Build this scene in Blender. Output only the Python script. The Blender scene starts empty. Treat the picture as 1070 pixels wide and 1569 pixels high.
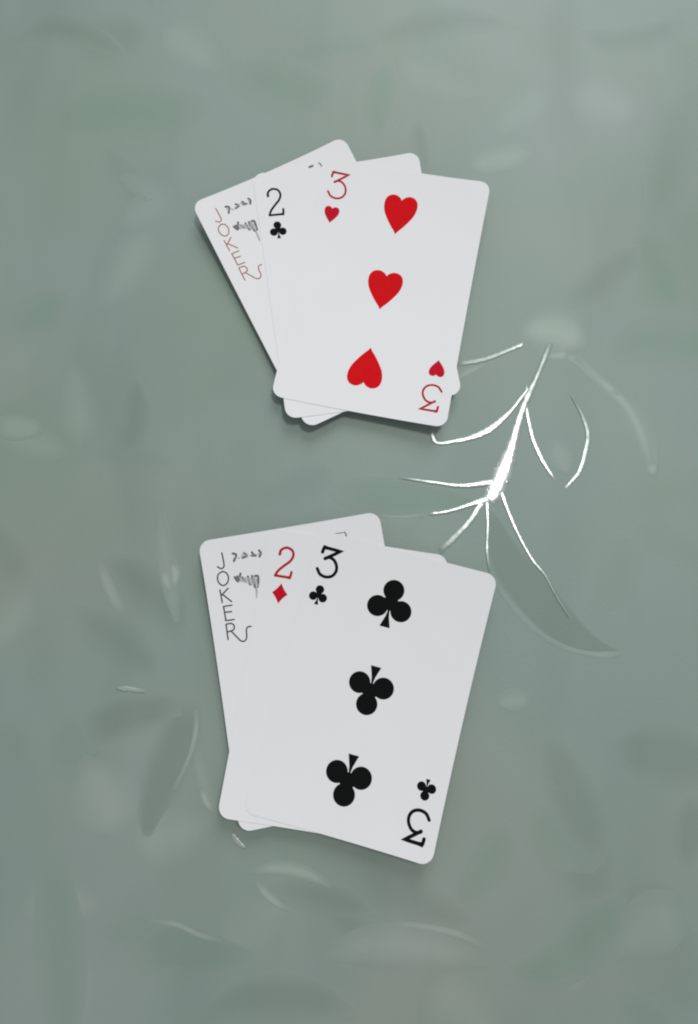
import bpy, math, random
from mathutils import Vector

random.seed(7)
S = bpy.context.scene
COL = S.collection
MM = 0.001

# ------------------------------------------------------------------ camera
TILT, CAM_H, FPX = 0.149943, 0.222587, 1064.264      # pitch from straight down, height (m), focal length (photo px)
cd = bpy.data.cameras.new("camera")
cam = bpy.data.objects.new("camera", cd); COL.objects.link(cam)
cam.location = (0, 0, CAM_H); cam.rotation_euler = (TILT, 0, 0)
cd.sensor_fit = 'VERTICAL'; cd.sensor_height = 24; cd.lens = FPX / 1569 * 24
cd.clip_start = 0.01; cd.clip_end = 20
S.camera = cam

# ------------------------------------------------------------------ room light
w = bpy.data.worlds.new("World"); S.world = w; w.use_nodes = True
bg = w.node_tree.nodes["Background"]
bg.inputs[0].default_value = (0.965, 0.99, 1.0, 1); bg.inputs[1].default_value = 0.37
def area(name, loc, target, size, power, color):
    ld = bpy.data.lights.new(name, 'AREA'); ld.shape = 'DISK'; ld.size = size; ld.energy = power; ld.color = color
    o = bpy.data.objects.new(name, ld); COL.objects.link(o); o.location = loc
    o.rotation_euler = (Vector(target) - Vector(loc)).to_track_quat('-Z', 'Y').to_euler()
    return o
area("ceiling_lamp", (0.38, 0.40, 1.55), (0.04, 0.05, 0), 0.24, 8.0, (1.0, 0.985, 0.965))
area("window_light", (0.3, 1.25, 1.0), (0, 0.05, 0), .9, 11.0, (0.95, 0.98, 1.0))
S.view_settings.view_transform = 'Standard'; S.view_settings.look = 'None'
S.view_settings.exposure = 0.04; S.view_settings.gamma = 1.0
S.render.engine = 'CYCLES'
S.cycles.pixel_filter_type = 'BLACKMAN_HARRIS'; S.cycles.filter_width = 2.1

# ------------------------------------------------------------------ helpers
def at(px, py):
    """a measured photo position -> metres on the table"""
    vx, vy = (px - 535) / FPX, (784.5 - py) / FPX
    s, c = math.sin(TILT), math.cos(TILT)
    d = Vector((vx, s + vy * c, -c + vy * s)); t = -CAM_H / d.z
    return Vector((t * d.x, t * d.y))
PX = 0.2105 * MM                                      # one photo pixel on the table

def sstep(a, b, x):
    t = min(1, max(0, (x - a) / (b - a))); return t * t * (3 - 2 * t)

def spline(pts, n):
    """Catmull-Rom through tuples of any length, n samples per span"""
    P = [tuple(p) for p in pts]
    if len(P) < 2: return P
    P = [tuple(2 * a - b for a, b in zip(P[0], P[1]))] + P + [tuple(2 * a - b for a, b in zip(P[-1], P[-2]))]
    out = []
    for i in range(1, len(P) - 2):
        for k in range(n):
            t = k / n
            out.append(tuple(0.5 * ((2 * b) + (c - a) * t + (2 * a - 5 * b + 4 * c - d) * t * t + (3 * b - a - 3 * c + d) * t ** 3)
                             for a, b, c, d in zip(P[i - 1], P[i], P[i + 1], P[i + 2])))
    out.append(P[-2]); return out

def link(name, verts, faces, mats, parent=None, smooth=True, fade=None):
    me = bpy.data.meshes.new(name); me.from_pydata(verts, [], faces)
    if smooth: me.polygons.foreach_set("use_smooth", [True] * len(me.polygons))
    me.materials.append(mats)
    if fade is not None:
        a = me.attributes.new("fade", 'FLOAT', 'POINT'); a.data.foreach_set("value", fade)
    me.update()
    o = bpy.data.objects.new(name, me); COL.objects.link(o)
    if parent: o.parent = parent
    return o

def tag(o, label, cat, group=None):
    o["label"] = label; o["category"] = cat
    if group: o["group"] = group

# ------------------------------------------------------------------ materials
class NT:
    def __init__(s, name):
        s.m = bpy.data.materials.new(name); s.m.use_nodes = True
        s.t = s.m.node_tree; s.b = s.t.nodes["Principled BSDF"]; s.out = s.t.nodes["Material Output"]
        s.co = s.t.nodes.new("ShaderNodeTexCoord")
    def n(s, kind, **kw):
        x = s.t.nodes.new(kind)
        for k, v in kw.items(): setattr(x, k, v)
        return x
    def l(s, a, b): s.t.links.new(a, b)
    def noise(s, scale, detail=3, rough=.5, dist=0, off=(0, 0, 0), sc=(1, 1, 1)):
        mp = s.n("ShaderNodeMapping"); mp.inputs[1].default_value = off; mp.inputs[3].default_value = sc
        s.l(s.co.outputs["Object"], mp.inputs[0])
        x = s.n("ShaderNodeTexNoise"); s.l(mp.outputs[0], x.inputs["Vector"])
        x.inputs["Scale"].default_value = scale; x.inputs["Detail"].default_value = detail
        x.inputs["Roughness"].default_value = rough; x.inputs["Distortion"].default_value = dist
        return x.outputs["Fac"]
    def ramp(s, fac, stops):
        r = s.n("ShaderNodeValToRGB"); s.l(fac, r.inputs[0])
        e = r.color_ramp.elements
        while len(e) < len(stops): e.new(.5)
        for x, (p, c) in zip(e, stops): x.position = p; x.color = (*c, 1) if len(c) == 3 else c
        return r.outputs[0]
    def mix(s, fac, a, b, mode='MIX'):
        x = s.n("ShaderNodeMix", data_type='RGBA', blend_type=mode)
        for v, i in ((fac, 0), (a, 6), (b, 7)):
            if hasattr(v, "node"): s.l(v, x.inputs[i])
            else: x.inputs[i].default_value = v if i == 0 else (*v, 1)
        return x.outputs[2]
    def math(s, op, a, b=0.0):
        x = s.n("ShaderNodeMath", operation=op)
        for v, i in ((a, 0), (b, 1)):
            if hasattr(v, "node"): s.l(v, x.inputs[i])
            else: x.inputs[i].default_value = v
        return x.outputs[0]
    def bump(s, h, strength, dist):
        x = s.n("ShaderNodeBump"); x.inputs["Strength"].default_value = strength; x.inputs["Distance"].default_value = dist
        s.l(h, x.inputs["Height"]); s.l(x.outputs[0], s.b.inputs["Normal"])
    def worn(s, breakup=None):
        """how strong the print or thread is here: the mesh's own fade value, 0 where it has worn into plain cloth"""
        a = s.n("ShaderNodeAttribute"); a.attribute_name = "fade"
        return a.outputs["Fac"] if breakup is None else s.math('MULTIPLY', a.outputs["Fac"], breakup)
    def set(s, **kw):
        for k, v in kw.items():
            s.b.inputs[k.replace("_", " ")].default_value = (*v, 1) if isinstance(v, tuple) else v

def cloth_colour(t):
    big = t.noise(7, 3, .55, .6)
    c = t.ramp(big, [(.30, (.206, .282, .252)), (.50, (.228, .292, .262)), (.68, (.244, .288, .248))])
    pa = t.ramp(t.noise(11, 2, .5, .4, (3, 1, 0)), [(.50, (0, 0, 0)), (.74, (1, 1, 1))])
    c = t.mix(t.math('MULTIPLY', pa, .72), c, (.190, .272, .200))
    pb = t.ramp(t.noise(9, 3, .5, .3, (7, 5, 0)), [(.50, (0, 0, 0)), (.75, (1, 1, 1))])
    c = t.mix(t.math('MULTIPLY', pb, .6), c, (.275, .315, .302))
    st = t.ramp(t.noise(30, 2, .5, .5, (2, 9, 0), (1, .35, 1)), [(.45, (0, 0, 0)), (.75, (1, 1, 1))])
    c = t.mix(t.math('MULTIPLY', st, .45), c, (.180, .232, .208))
    weave = t.noise(1500, 2, .6)
    c = t.mix(t.math('MULTIPLY', weave, .10), c, (.30, .33, .31))
    return c

def cloth_mat(name, tint=None, rough=.50, spec=.4):
    t = NT(name)
    c = cloth_colour(t)
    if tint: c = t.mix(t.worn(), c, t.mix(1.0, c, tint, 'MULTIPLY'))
    t.l(c, t.b.inputs["Base Color"])
    t.set(Roughness=rough); t.b.inputs["Specular IOR Level"].default_value = spec
    t.bump(t.noise(900, 3, .6), .18, .00025)
    return t
t = cloth_mat("sage_vinyl"); M_CLOTH = t.m
M_LEAF_D = cloth_mat("leaf_print_dark", (.70, .74, .70)).m
M_LEAF_G = cloth_mat("leaf_print_green", (.70, .90, .76)).m
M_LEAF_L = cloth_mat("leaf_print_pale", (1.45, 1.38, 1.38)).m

t = NT("silver_thread")
f = t.worn(t.ramp(t.noise(420, 4, .65), [(.28, (.5,) * 3), (.55, (1, 1, 1))]))
t.l(t.mix(f, cloth_colour(t), (.60, .64, .615)), t.b.inputs["Base Color"])
t.l(f, t.b.inputs["Metallic"])
t.l(t.math('SUBTRACT', .52, t.math('MULTIPLY', f, .26)), t.b.inputs["Roughness"])
t.b.inputs["Specular IOR Level"].default_value = .4
t.bump(t.noise(700, 3, .6), .22, .0003)
M_SILVER = t.m

t = NT("card_stock")
c = t.ramp(t.noise(45, 3, .5), [(.3, (.73, .735, .742)), (.7, (.75, .748, .755))])
t.l(c, t.b.inputs["Base Color"]); t.set(Roughness=.6); t.b.inputs["Specular IOR Level"].default_value = .2
t.bump(t.noise(2600, 2, .5), .12, .0001)
M_CARD = t.m
def ink(name, col, rough=.6, var=.15):
    t = NT(name)
    n = t.noise(900, 3, .6)
    t.l(t.mix(n, tuple(x * (1 - var) for x in col), tuple(x * (1 + var) for x in col)), t.b.inputs["Base Color"])
    t.set(Roughness=rough); t.b.inputs["Specular IOR Level"].default_value = .05
    return t.m
I_BLACK = ink("black_ink", (.0045, .0048, .005))
I_RED = ink("red_ink", (.60, .004, .008))
I_DRED = ink("index_red_ink", (.50, .006, .022))
I_NUM = ink("number_red_ink", (.42, .012, .028))
I_GREY = ink("grey_ink", (.060, .060, .062))
I_MARK = ink("faint_grey_ink", (.16, .155, .165))
I_PALE = ink("pale_grey_ink", (.42, .41, .43))
I_BROWN = ink("brown_ink", (.34, .12, .09))

# ------------------------------------------------------------------ tablecloth
def swell(x, y):                                      # the cloth is not dead flat
    return MM * (.35 * math.sin(31 * x + 12 * y + 1) * math.sin(23 * y - 9 * x) + .2 * math.sin(57 * x - 40 * y + 2) - .55)
def axis(lo, hi, a, b, step, far):
    v = [a + i * step for i in range(int((b - a) / step) + 1)]
    x, d = v[-1], step
    while x < hi: d = min(d * 1.35, far); x += d; v.append(x)
    x, d = v[0], step
    while x > lo: d = min(d * 1.35, far); x -= d; v.insert(0, x)
    return v
xs = axis(-1.3, 1.3, -.17, .17, .004, .08); ys = axis(-1.1, 1.6, -.2, .28, .004, .08)
vs = [(x, y, swell(x, y)) for y in ys for x in xs]
nx = len(xs)
fs = [(j * nx + i, j * nx + i + 1, (j + 1) * nx + i + 1, (j + 1) * nx + i) for j in range(len(ys) - 1) for i in range(nx - 1)]
cloth = link("tablecloth", vs, fs, M_CLOTH)
tag(cloth, "sage green vinyl tablecloth with dark leaf print and shiny silver stems under all the cards", "tablecloth")

layer = [0]
def ribbon(name, pts, mat, across=8, dome=.15, rim=.35, ends=(0, 0), n=7, flat=False, lift=None, wob=0.0):
    """a stem, vein or leaf of the cloth's pattern: (px, py, width px[, strength]) along its spine"""
    layer[0] += 1
    z0 = (.015 + .0022 * layer[0]) * MM if lift is None else lift * MM
    sink = .04 * MM
    if flat: z0, sink, dome = (.008 + .0004 * layer[0]) * MM, .012 * MM, 0      # printed, no relief of its own
    P = [(*at(p[0], p[1]), p[2] * PX, p[3] if len(p) > 3 else 1.0) for p in pts]
    Q = spline(P, n); N = len(Q)
    V, F, A = [], [], []
    for i, q in enumerate(Q):
        a, b = Q[max(0, i - 1)], Q[min(N - 1, i + 1)]
        tx, ty = b[0] - a[0], b[1] - a[1]; L = math.hypot(tx, ty) or 1
        nxv, nyv = -ty / L, tx / L
        u = i / (N - 1)
        e = (sstep(0, ends[0], u) if ends[0] else 1) * (sstep(0, ends[1], 1 - u) if ends[1] else 1)
        wd = max(q[2], .05 * MM) * (1 + wob * random.uniform(-1, 1))
        sh = random.uniform(-1, 1) * wob * .25 * wd
        for k in range(across + 1):
            s = k / across * 2 - 1
            x, y = q[0] + nxv * (s * wd / 2 + sh), q[1] + nyv * (s * wd / 2 + sh)
            g = sstep(0, .3, 1 - abs(s)) * sstep(0, .06, u) * sstep(0, .06, 1 - u)   # rims run down into the cloth
            V.append((x, y, swell(x, y) - sink + (sink + z0 + dome * MM * (1 - s * s)) * g))
            f = 1 if rim == 0 else sstep(0, rim, 1 - abs(s))
            A.append(max(0, q[3]) * e * f)
    r = across + 1
    for i in range(N - 1):
        for k in range(across):
            F.append((i * r + k, (i + 1) * r + k, (i + 1) * r + k + 1, i * r + k + 1))
    return link(name, V, F, mat, cloth, True, A)

def leaf(pts, mat, **kw):
    kw.setdefault("ends", (.3, .3)); kw.setdefault("dome", .02); kw.setdefault("across", 14)
    k = kw.pop("k", .42); kw["rim"] = min(1, kw.get("rim", .6) + .15)
    pts = [(p[0], p[1], p[2] * 1.12, (p[3] if len(p) > 3 else 1) * k) for p in pts]
    return ribbon("leaf", pts, mat, flat=True, **kw)
def vein(pts, name="silver_vein", **kw):
    kw.setdefault("across", 6); kw.setdefault("rim", .65); kw.setdefault("wob", .12); kw.setdefault("n", 10)
    kw.setdefault("ends", (.06, .16))
    k = kw.pop("k", .88)
    pts = [(p[0], p[1], p[2] * 1.5, (p[3] if len(p) > 3 else 1) * k) for p in pts]
    st = sum(p[3] if len(p) > 3 else 1 for p in pts) / len(pts)
    kw["dome"] = .05 * st * PX / MM * max(p[2] for p in pts)
    if st < .4:                                       # far from the highlight: faint silver sheen painted as a soft pale line
        kw.update(rim=1, wob=0, ends=(.35, .35))
        return ribbon(name, [(p[0], p[1], p[2] * 1.6, min(1, p[3] * 2.2)) for p in pts], M_LEAF_L, flat=True, **kw)
    return ribbon(name, pts, M_SILVER, **kw)

# the rest of the print: big blurred leaves scattered in loose pairs
for cx, cy, n in [(120, 700, 3), (60, 1120, 2), (980, 330, 2), (930, 1400, 3), (230, 330, 2), (330, 1500, 2), (960, 800, 2), (600, 80, 3), (640, 1500, 3), (20, 1400, 2), (530, 720, 2), (860, 130, 3), (-40, 350, 3), (1080, 640, 2), (80, 1600, 3), (1050, 1580, 3), (60, 900, 2), (240, 30, 3), (790, 1250, 2), (190, 1290, 2)]:
    a = random.uniform(0, 6.3)
    for i in range(n):
        a += random.uniform(1.2, 2.6); L = random.uniform(110, 190); wd = random.uniform(60, 115); b = random.uniform(-.4, .4)
        P = [(cx + math.cos(a + b * t) * (10 + L * t), cy + math.sin(a + b * t) * (10 + L * t), wd * h) for t, h in ((0, .2), (.3, .95), (.65, .8), (1, .1))]
        leaf(P, random.choice((M_LEAF_D, M_LEAF_G, M_LEAF_L, M_LEAF_L)), rim=1, k=random.uniform(.15, .38))

# printed leaves (soft, some darker, some paler than the cloth)
leaf([(748, 775, 8), (775, 850, 50), (815, 905, 62), (862, 957, 52), (912, 990, 26), (958, 1003, 6)], M_LEAF_D, rim=.1, ends=(.05, .1), k=.6)
leaf([(295, 1062, 30), (283, 1110, 62), (255, 1180, 72), (232, 1245, 44), (222, 1295, 5)], M_LEAF_D, rim=.55, ends=(.3, .15), k=.62)
leaf([(120, 1130, 60), (200, 1095, 60), (290, 1080, 30)], M_LEAF_D, rim=.6, k=.55)
leaf([(838, 1118, 20), (862, 1180, 66), (895, 1260, 74), (925, 1335, 8)], M_LEAF_D, rim=.6)
leaf([(930, 1150, 24), (990, 1152, 84), (1060, 1165, 90), (1120, 1180, 30)], M_LEAF_D, rim=.6)
leaf([(1075, 1215, 40), (1062, 1275, 60), (1050, 1340, 10)], M_LEAF_D)
leaf([(80, 1300, 30), (85, 1380, 70), (95, 1470, 84), (100, 1560, 60), (104, 1640, 10)], M_LEAF_G, rim=.8)
leaf([(210, 1475, 40), (265, 1450, 70), (330, 1460, 50), (400, 1470, 10)], M_LEAF_G, rim=.5)
leaf([(500, 748, 30), (570, 758, 66), (660, 765, 56), (735, 772, 10)], M_LEAF_G, rim=.5, ends=(.3, .05), k=.5)
leaf([(862, 470, 20), (905, 440, 62), (950, 405, 58), (985, 372, 10)], M_LEAF_D, rim=.8)
leaf([(1000, 330, 20), (1020, 270, 80), (1050, 190, 110), (1075, 110, 60)], M_LEAF_G, rim=.9)
leaf([(640, 178, 10), (642, 205, 34), (650, 240, 26), (656, 262, 6)], M_LEAF_D, rim=.9)
leaf([(180, 700, 20), (205, 660, 56), (210, 610, 40), (205, 575, 8)], M_LEAF_D, rim=.9)
leaf([(155, 850, 20), (200, 880, 66), (255, 930, 74), (280, 985, 20)], M_LEAF_D, rim=.9, k=.55)
leaf([(100, 930, 20), (160, 965, 70), (215, 1010, 60), (240, 1040, 8)], M_LEAF_D, rim=.9)
leaf([(20, 520, 60), (60, 480, 90), (105, 440, 30)], M_LEAF_G, rim=1)
leaf([(925, 545, 20), (985, 520, 90), (1060, 525, 100), (1110, 530, 40)], M_LEAF_G, rim=1)
leaf([(400, 1360, 20), (470, 1370, 50), (530, 1385, 40), (580, 1400, 8)], M_LEAF_D, rim=.8)
leaf([(540, 1330, 30), (600, 1370, 80), (680, 1400, 60), (740, 1420, 8)], M_LEAF_D, rim=1)
leaf([(60, 200, 40), (150, 170, 120), (250, 170, 130), (330, 150, 40)], M_LEAF_G, rim=1)
leaf([(330, 90, 40), (430, 130, 120), (520, 150, 60)], M_LEAF_G, rim=1)
leaf([(760, 1500, 20), (850, 1480, 70), (920, 1420, 80), (960, 1370, 10)], M_LEAF_G, rim=1)
leaf([(560, 60, 20), (640, 40, 70), (720, 30, 60), (800, 40, 8)], M_LEAF_D, rim=.9)
leaf([(880, 40, 10), (930, 60, 60), (1000, 50, 60), (1050, 20, 10)], M_LEAF_D, rim=.9)
leaf([(20, 60, 10), (80, 40, 60), (150, 60, 50), (200, 90, 8)], M_LEAF_D, rim=.9)
leaf([(300, 1560, 10), (380, 1530, 56), (470, 1530, 56), (560, 1560, 8)], M_LEAF_D, rim=.7)
# pale petals and patches
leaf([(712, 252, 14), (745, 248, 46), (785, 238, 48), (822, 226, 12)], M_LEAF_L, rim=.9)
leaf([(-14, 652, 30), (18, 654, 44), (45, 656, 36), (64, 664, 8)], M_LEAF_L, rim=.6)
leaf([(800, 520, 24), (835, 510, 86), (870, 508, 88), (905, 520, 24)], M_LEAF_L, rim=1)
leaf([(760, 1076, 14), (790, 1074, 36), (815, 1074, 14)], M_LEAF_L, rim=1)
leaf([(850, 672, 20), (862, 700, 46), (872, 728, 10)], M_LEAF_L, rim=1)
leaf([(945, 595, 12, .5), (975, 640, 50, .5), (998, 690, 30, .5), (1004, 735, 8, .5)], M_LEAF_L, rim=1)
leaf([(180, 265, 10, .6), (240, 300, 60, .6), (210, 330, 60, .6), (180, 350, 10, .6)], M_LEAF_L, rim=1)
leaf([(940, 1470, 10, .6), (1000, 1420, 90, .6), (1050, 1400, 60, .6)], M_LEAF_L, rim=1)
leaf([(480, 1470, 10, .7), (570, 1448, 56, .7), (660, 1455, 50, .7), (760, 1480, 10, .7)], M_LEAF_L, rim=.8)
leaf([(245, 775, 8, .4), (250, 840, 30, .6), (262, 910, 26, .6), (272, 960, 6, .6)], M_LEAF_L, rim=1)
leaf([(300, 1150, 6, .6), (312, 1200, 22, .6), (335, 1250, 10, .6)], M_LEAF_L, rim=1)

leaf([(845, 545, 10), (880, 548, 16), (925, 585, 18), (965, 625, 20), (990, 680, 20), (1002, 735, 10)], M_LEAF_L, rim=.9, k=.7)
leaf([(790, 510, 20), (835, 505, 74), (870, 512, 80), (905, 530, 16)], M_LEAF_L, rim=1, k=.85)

# silver stem and veins; lower strengths paint the highlight fading outwards
vein([(846, 520, 8, .2), (836, 546, 7, .45), (822, 580, 7, .6), (808, 610, 9, .75), (797, 640, 10), (783, 690, 15), (768, 733, 21), (757, 755, 20), (746, 772, 13)], "silver_stem", rim=.4, k=1, ends=(.12, .02))
vein([(812, 592, 3), (806, 600, 4), (786, 626, 5), (766, 646, 8), (747, 660, 9), (724, 670, 7), (697, 676, 5), (672, 679, 5), (664, 671, 6, .8), (661, 655, 6, .6)], ends=(.1, .04))
vein([(808, 585, 3, .7), (807, 606, 3, .8), (809, 634, 5), (818, 672, 6), (832, 704, 6), (853, 737, 3)], ends=(.12, .06))
vein([(874, 600, 3, .1), (892, 632, 5, .35), (902, 663, 6, .65), (898, 693, 7, .75), (888, 723, 6, .8), (867, 748, 4)], ends=(.25, .03))
vein([(782, 734, 9), (766, 738, 11), (746, 740, 8), (706, 744, 5), (664, 739, 4), (606, 731, 2.5, .7)])
vein([(770, 754, 9), (750, 764, 10), (724, 772, 6), (688, 783, 4), (655, 788, 4, .8)], ends=(.02, .1))
vein([(655, 789, 3, .3), (615, 792, 2, .3), (575, 790, 2, .2)])
vein([(754, 757, 6), (738, 772, 7), (720, 798, 7, .75), (697, 823, 8, .5), (672, 846, 8, .25)])
vein([(749, 745, 5), (747, 768, 5), (748, 807, 4, .85), (747, 844, 4, .7), (752, 880, 4, .35)], ends=(.02, .3))
vein([(759, 722, 7), (766, 744, 7), (780, 784, 5), (799, 826, 4), (818, 859, 4), (836, 881, 3, .5), (856, 918, 3, .15), (880, 955, 3, .1)])
vein([(752, 880, 4, .2), (775, 915, 4, .15), (815, 960, 4, .12), (860, 990, 4, .12), (905, 1002, 4, .2), (935, 1003, 5, .45), (957, 1002, 3, .4)], ends=(.2, .04))
vein([(804, 526, 5), (792, 531, 5, .7), (775, 538, 5, .5), (743, 550, 6, .4), (700, 558, 6, .35)], ends=(.02, .1))
vein([(748, 556, 4, .3), (720, 568, 5, .35), (700, 580, 5, .3)])
vein([(818, 540, 4, .15), (845, 544, 6, .4), (862, 543, 8, .6), (874, 541, 6, .6)], ends=(.2, .05))
vein([(878, 543, 4, .15), (900, 562, 4, .25), (920, 580, 6, .3), (938, 595, 7, .5), (954, 602, 4, .4)], ends=(.2, .06))
vein([(998, 708, 8, .25), (1001, 718, 9, .4), (1001, 728, 6, .3)], ends=(.2, .2))
vein([(176, 1055, 3, .3), (195, 1056, 6, .8), (222, 1060, 3, .3)], ends=(.3, .3))
vein([(300, 1085, 3, .15), (300, 1120, 4, .3), (288, 1165, 3, .2), (264, 1215, 3, .1)])
vein([(308, 1205, 4, .4), (316, 1228, 6, .5), (328, 1246, 3, .3)], ends=(.2, .2))
vein([(355, 1276, 4, .7), (364, 1290, 6, .9), (377, 1300, 3, .6)], ends=(.15, .15))
leaf([(380, 1338, 6), (425, 1331, 20), (470, 1340, 18), (515, 1364, 6)], M_LEAF_L, rim=.8, k=.7)
leaf([(390, 1350, 5), (412, 1375, 13), (442, 1398, 4)], M_LEAF_L, rim=.8, k=.7)
vein([(225, 1412, 3, .15), (270, 1417, 4, .35), (308, 1434, 4, .3), (345, 1445, 3, .15)])
vein([(590, 1418, 4, .15), (640, 1420, 5, .2), (700, 1432, 5, .25), (745, 1455, 3, .15)])
vein([(262, 858, 5, .4), (268, 880, 7, .5), (264, 902, 4, .4)], ends=(.25, .25))
vein([(248, 870, 5, .3), (254, 890, 7, .4), (262, 908, 5, .3)], ends=(.25, .25))
vein([(150, 860, 6, .2), (166, 902, 9, .28), (190, 950, 6, .15)], ends=(.25, .25))

# ------------------------------------------------------------------ cards
CW, CL, CR, TH = 88 / 1.5239, 88.0, 3.6, .155          # mm
PILES = {"far": (-.0, 0, 0), "near": (0, 0, 0)}
PILES["near"] = (-.0028, -.0158, -.083); PILES["far"] = (.0017, .1142, .137)
def rise(pile, X, Y):
    """the cards of a pile are bowed together: ends and edges off the cloth"""
    x, y, a = PILES[pile]; ca, sa = math.cos(a), math.sin(a)
    u = ((X - x) * ca + (Y - y) * sa) / .029; v = (-(X - x) * sa + (Y - y) * ca) / .044
    return .0005 + .0027 * v * v + .0012 * u * u

class Card:
    def __init__(s, name, pile, level, x, y, rot):
        s.pile, s.x, s.y = pile, x, y
        s.c, s.s = math.cos(rot), math.sin(rot)
        s.lv = level * .168 * MM
        s.base = Vector((x, y, rise(pile, x, y) + s.lv)); s.k = 0
        rows = []
        for i in range(9):
            a = math.pi / 2 * i / 8; rows.append((-CL / 2 + CR * (1 - math.cos(a)), CW / 2 - CR * (1 - math.sin(a))))
        m = 46
        for i in range(1, m): rows.append((-CL / 2 + CR + (CL - 2 * CR) * i / m, CW / 2))
        rows += [(-v, h) for v, h in rows[8::-1]]
        na = 26; V, F = [], []
        for top in (1, 0):
            for v, h in rows:
                for k in range(na + 1): V.append(s.pt(h * (k / na * 2 - 1), v, 0 if top else -TH))
        R, n1 = len(rows), na + 1; off = R * n1
        for i in range(R - 1):
            for k in range(na):
                a = i * n1 + k
                F.append((a, a + 1, a + n1 + 1, a + n1)); F.append((off + a, off + a + n1, off + a + n1 + 1, off + a + 1))
        ring = [k for k in range(na + 1)] + [i * n1 + na for i in range(1, R)] + [(R - 1) * n1 + k for k in range(na - 1, -1, -1)] + [i * n1 for i in range(R - 2, 0, -1)]
        nv = len(V); V += [V[a] for a in ring] + [V[off + a] for a in ring]; m = len(ring)
        for i in range(m): F.append((nv + i, nv + m + i, nv + m + (i + 1) % m, nv + (i + 1) % m))
        s.o = link(name, V, F, M_CARD); s.o.location = s.base
    def pt(s, u, v, dz):
        X, Y = s.x + (u * s.c - v * s.s) * MM, s.y + (u * s.s + v * s.c) * MM
        return Vector((X, Y, rise(s.pile, X, Y) + s.lv + dz * MM)) - s.base
    def fill(s, name, loops, mat, flip=False):
        """printed shape: each loop a fan round its own centre (loop = (centre, points))"""
        V, F = [], []; g = -1 if flip else 1
        for n, (c, P) in enumerate(loops):
            dz = .03 + .004 * n; b = len(V)
            V.append(s.pt(c[0] * g, c[1] * g, dz))
            V += [s.pt(p[0] * g, p[1] * g, dz) for p in P]
            F += [(b, b + 1 + i, b + 1 + (i + 1) % len(P)) for i in range(len(P))]
        return link(name, V, F, mat, s.o, False)
    def stroke(s, name, lines, width, mat, flip=False, smooth=6):
        V, F = [], []; g = -1 if flip else 1
        for n, ln in enumerate(lines):
            curved = not (ln and ln[0] == 'L'); pts = ln if curved else ln[1:]
            W = width
            if isinstance(pts[0], (int, float)): W, pts = pts[0], pts[1:]
            Q = spline(pts, smooth) if curved and len(pts) > 2 else [tuple(p) for p in pts]
            if not curved or len(pts) == 2:
                D = []
                for a, b in zip(Q, Q[1:]): D += [(a[0] + (b[0] - a[0]) * t / 4, a[1] + (b[1] - a[1]) * t / 4) for t in range(4)]
                Q = D + [Q[-1]]
            b0 = len(V); dz = .03 + .004 * n
            for i, q in enumerate(Q):
                a, b = Q[max(0, i - 1)], Q[min(len(Q) - 1, i + 1)]
                tx, ty = b[0] - a[0], b[1] - a[1]; L = math.hypot(tx, ty) or 1
                hw = (q[2] if len(q) > 2 else W) / 2
                if not curved and 0 < i < len(Q) - 1:
                    d1 = math.atan2(q[1] - a[1], q[0] - a[0]); d2 = math.atan2(b[1] - q[1], b[0] - q[0])
                    cs = abs(math.cos((d2 - d1) / 2)); hw = hw / max(.45, cs)
                V.append(s.pt(g * (q[0] - ty / L * hw), g * (q[1] + tx / L * hw), dz))
                V.append(s.pt(g * (q[0] + ty / L * hw), g * (q[1] - tx / L * hw), dz))
            F += [(b0 + 2 * i, b0 + 2 * i + 1, b0 + 2 * i + 3, b0 + 2 * i + 2) for i in range(len(Q) - 1)]
            for e in (Q[0], Q[-1]):                       # round ink ends
                b = len(V); r = (e[2] if len(e) > 2 else W) / 2
                V += [s.pt(g * e[0], g * e[1], dz + .002)] + [s.pt(g * (e[0] + r * math.cos(k * math.pi / 5)), g * (e[1] + r * math.sin(k * math.pi / 5)), dz + .002) for k in range(10)]
                F += [(b, b + 1 + k, b + 1 + (k + 1) % 10) for k in range(10)]
        return link(name, V, F, mat, s.o, False)

def heart(cx, cy, wd, ht):
    pts = [(0, .40), (.08, .475), (.23, .525), (.40, .485), (.495, .37), (.51, .21), (.455, .03), (.34, -.14), (.19, -.32), (.06, -.45), (0, -.53)]
    sm = spline(pts, 4)
    P = [(cx + x * wd, cy + y * ht) for x, y in sm] + [(cx - x * wd, cy + y * ht) for x, y in sm[-2:0:-1]]
    return [((cx, cy + .05 * ht), P)]
def disc(cx, cy, r, n=28): return ((cx, cy), [(cx + r * math.cos(k * 2 * math.pi / n), cy + r * math.sin(k * 2 * math.pi / n)) for k in range(n)])
def club(cx, cy, h):
    """h: full height; three round lobes, a thin neck and a flared foot"""
    k = h / 15.2; r = 3.32 * k
    foot = [(-.25, 3.5), (-.32, -1.2), (-.68, -3.4), (-1.65, -6.1), (1.65, -6.1), (.68, -3.4), (.32, -1.2), (.25, 3.5)]
    return [disc(cx, cy + 5.65 * k, r), disc(cx - 3.78 * k, cy - .2 * k, r), disc(cx + 3.78 * k, cy - .2 * k, r),
            disc(cx, cy + 1.6 * k, 2.5 * k, 16), ((cx, cy - 1 * k), [(cx + x * k, cy + y * k) for x, y in foot])]
def diamond(cx, cy, wd, ht):
    P = []
    q = [(0, .5), (.5, 0), (0, -.5), (-.5, 0)]
    for a, b in zip(q, q[1:] + q[:1]):
        for t in range(5):
            f = t / 5; s = 1 - .10 * math.sin(math.pi * f)
            P.append((cx + (a[0] + (b[0] - a[0]) * f) * s * wd, cy + (a[1] + (b[1] - a[1]) * f) * s * ht))
    return [((cx, cy), P)]
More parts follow.
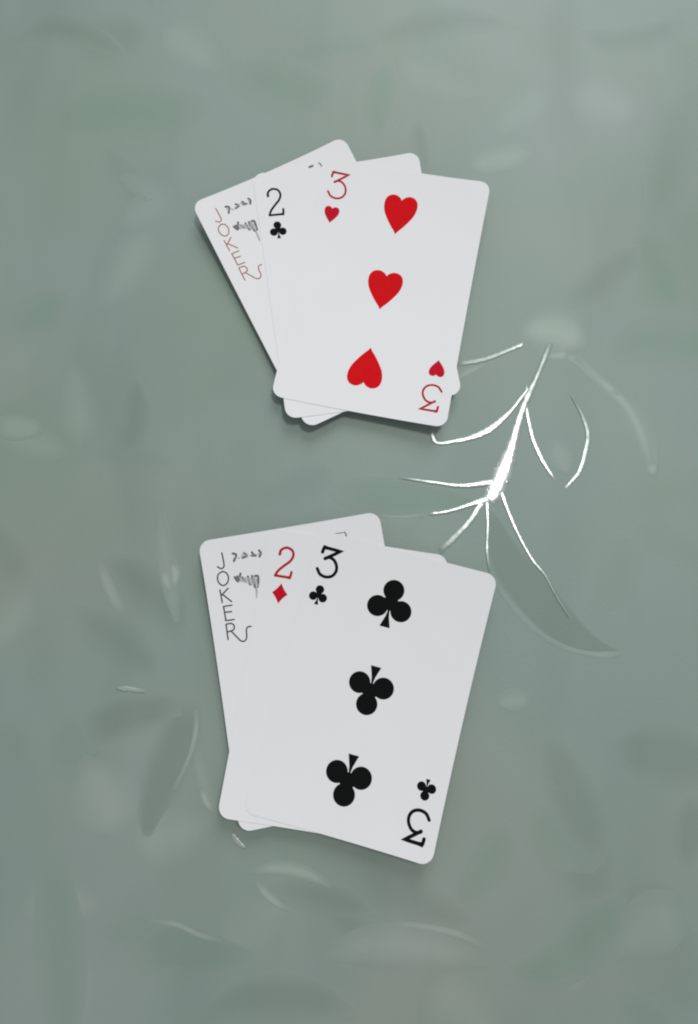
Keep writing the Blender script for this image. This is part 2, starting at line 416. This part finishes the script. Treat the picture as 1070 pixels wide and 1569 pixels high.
def three(w, dx=0):
    G = [['L', (-26.2, 37.3), (-26.1, 38.95), (-20.7, 38.95), (-24.9, 35.5)],
            [(-24.9, 35.7, w), (-23.6, 36.2, w), (-22.0, 35.75, w), (-20.75, 34.1, w), (-20.55, 32.3, w), (-21.4, 30.75, w), (-23.2, 30.0, w), (-25.2, 30.4, w), (-26.5, 31.9, w)]]
    return [[p if isinstance(p, str) else (p[0] + dx, *p[1:]) for p in l] for l in G]
def two(w):
    return [[(-24.0, 36.3, w * 1.15), (-23.75, 37.7, w), (-22.3, 38.65, w), (-20.5, 38.25, w), (-19.7, 36.7, w), (-20.3, 34.8, w), (-22.1, 32.9, w), (-23.6, 31.2, w), (-24.4, 29.5, w)],
            ['L', (-24.4, 29.5), (-19.6, 29.5), (-19.45, 31.3)]]

def three_card(name, pile, level, x, y, rot, pip, pmat, imat, nmat, nw, label):
    c = Card(name, pile, level, x, y, rot)
    for fl in (False, True):
        c.stroke("rank_number", three(nw, 1.0 if fl or pip == "heart" else 0), nw * 1.08, nmat, fl)
    if pip == "heart":
        for fl in (False, True): c.fill("index_heart", heart(-22.75, 23.9, 5.0, 5.6), imat, fl)
        c.fill("heart_pip", heart(0.15, 28.2, 11.2, 13.2), pmat)
        c.fill("heart_pip", heart(0.15, 0.6, 11.5, 13.2), pmat)
        c.fill("heart_pip", heart(0.2, 27.7, 11.3, 13.6), pmat, True)
    else:
        for fl in (False, True): c.fill("index_club", club(-22.7 if fl else -23.95, 23.4, 6.2), imat, fl)
        c.fill("club_pip", club(-1.3, 25.75, 15.2), pmat)
        c.fill("club_pip", club(0.75, -1.05, 15.2), pmat, True)
        c.fill("club_pip", club(0.75, 26.2, 15.2), pmat, True)
    tag(c.o, label, "playing card", "playing cards fanned in two piles on the tablecloth")
    return c
def two_card(name, pile, level, x, y, rot, pip, label):
    c = Card(name, pile, level, x, y, rot); nm = I_NUM if pip == "diamond" else I_BLACK
    dx = 0 if pip == "diamond" else -.6
    for fl in (False, True):
        c.stroke("rank_number", [[(p if isinstance(p, str) else (p[0] + dx, p[1] - (.6 if dx else 0), *p[2:])) for p in l] for l in two(.72 if dx else .8)], .72 if dx else .8, nm, fl)
        if pip == "diamond":
            c.fill("index_diamond", diamond(-22.0, 24.15, 4.9, 6.4), I_DRED, fl)
        else:
            c.fill("index_club", club(-22.85, 22.9, 6.1), I_BLACK, fl)
    for fl in (False, True):
        if pip == "diamond": c.fill("diamond_pip", diamond(0, 26.5, 11, 14), I_RED, fl)
        else: c.fill("club_pip", club(0, 26.2, 15.2), I_BLACK, fl)
    tag(c.o, label, "playing card", "playing cards fanned in two piles on the tablecloth")
    return c
def joker_card(name, pile, x, y, rot, im, lw, label):
    c = Card(name, pile, 0, x, y, rot)
    for fl in (False, True):
        for ln in ([[[(-22.2, 39.3), (-22.1, 37.2), (-22.15, 35.3), (-22.6, 34.65), (-23.4, 34.6), (-24.2, 35.3)]],
                   [[(-22.9, 33.6), (-24.3, 32.9), (-24.8, 31.2), (-24.2, 29.7), (-23.1, 29.2), (-21.95, 29.9), (-21.4, 31.4), (-21.8, 32.9), (-22.9, 33.6)]],
                   [['L', (-24.6, 28.0), (-24.5, 24.0)], ['L', (-22.0, 28.1), (-24.5, 26.2)], ['L', (-24.0, 26.5), (-21.6, 23.8)]],
                   [['L', (-21.7, 22.7), (-24.3, 22.75), (-24.25, 18.25), (-21.7, 18.2)], ['L', (-24.2, 20.9), (-22.1, 20.75)]],
                   [['L', (-24.4, 17.1), (-24.45, 12.4)], [(-24.4, 17.15), (-22.8, 17.15), (-22.0, 16.3), (-22.4, 15.1), (-24.2, 14.75)],
                    [(-23.1, 14.75), (-21.7, 12.75), (-20.6, 11.3), (-19.5, 11.1), (-18.7, 12.1), (-18.5, 14.2), (-17.9, 15.2), (-16.9, 15.2)]]]):
            c.stroke("letter", ln, lw, im, fl)
        mk = .72
        for ln in ([[(-18.9, 38.6), (-17.9, 38.0), (-18.9, 36.2)]], [[(-15.4, 38.1), (-14.6, 37.2), (-16.1, 36.8)]],
                   [[(-12.9, 38.0), (-12.5, 37.1)], [(-13.1, 37.0), (-11.9, 36.8)]], [[(-10.6, 38.2), (-10.2, 37.3), (-10.8, 36.3)]],
                   [[(-19.5, 31.2), (-18.6, 29.7), (-17.5, 32.0)], [(-18.7, 31.3), (-18.4, 30.4)]],
                   [[(-17.1, 30.7), (-16.5, 29.4)]], [[(-15.4, 30.7), (-15.1, 28.1)]], [[(-14.1, 30.7), (-13.7, 27.0)]],
                   [[(-13.2, 30.5), (-12.3, 30.3), (-12.5, 28.4), (-12.8, 27.0)]]):
            c.stroke("printed_mark", ln, mk, I_MARK, fl)
        c.stroke("printed_mark", [[(-18.5 + .55 * i + random.uniform(-.1, .1), 31.0 - .12 * i), (-18.3 + .55 * i, 29.9 - .25 * i + random.uniform(-.3, .3))] for i in range(11)]
                 + [[(-18.8 + 1.3 * i, 37.4 + random.uniform(-.5, .5)), (-18.3 + 1.3 * i, 37.0 + random.uniform(-.5, .5))] for i in range(7)], .34, I_PALE, fl)
        c.stroke("printed_mark", [[(-13.4, 26.5, .7), (-13.7, 23.0, .3)]], .6, I_PALE, fl)
        c.stroke("printed_mark", [[(17.0, 39.4), (17.4, 38.6), (17.2, 37.6)]], .42, I_MARK, fl)
        c.stroke("printed_mark", [[(13.4, 39.5), (14.6, 39.4)] if pile == "far" else [(13.2, 39.55), (14.8, 39.4), (16.6, 39.3)]], .75 if pile == "far" else .25, I_MARK, fl)
    tag(c.o, label, "playing card", "playing cards fanned in two piles on the tablecloth")
    return c

joker_card("joker_card", "far", -.00771, .11244, .47145, I_BROWN, .36,
           "white joker card with faint brown lettering, tilted far left under the two of clubs")
two_card("two_of_clubs_card", "far", 1, .00178, .11110, .14800, "club",
         "two of clubs with black index, between the three of hearts and a joker")
three_card("three_of_hearts_card", "far", 2, .01147, .10888, -.19784, "heart", I_RED, I_DRED, I_NUM, .68,
           "three of hearts with red hearts, lying on top of its pile")
joker_card("joker_card", "near", -.0115, -.01503, .17115, I_GREY, .44,
           "white joker card with dark grey lettering, under the two of diamonds")
two_card("two_of_diamonds_card", "near", 1, -.00390, -.01995, -.15700, "diamond",
         "two of diamonds with red index, between the three of clubs and a joker")
three_card("three_of_clubs_card", "near", 2, .00738, -.02242, -.25906, "club", I_BLACK, I_BLACK, I_BLACK, .98,
           "three of clubs with large black clubs, lying on top of its pile")
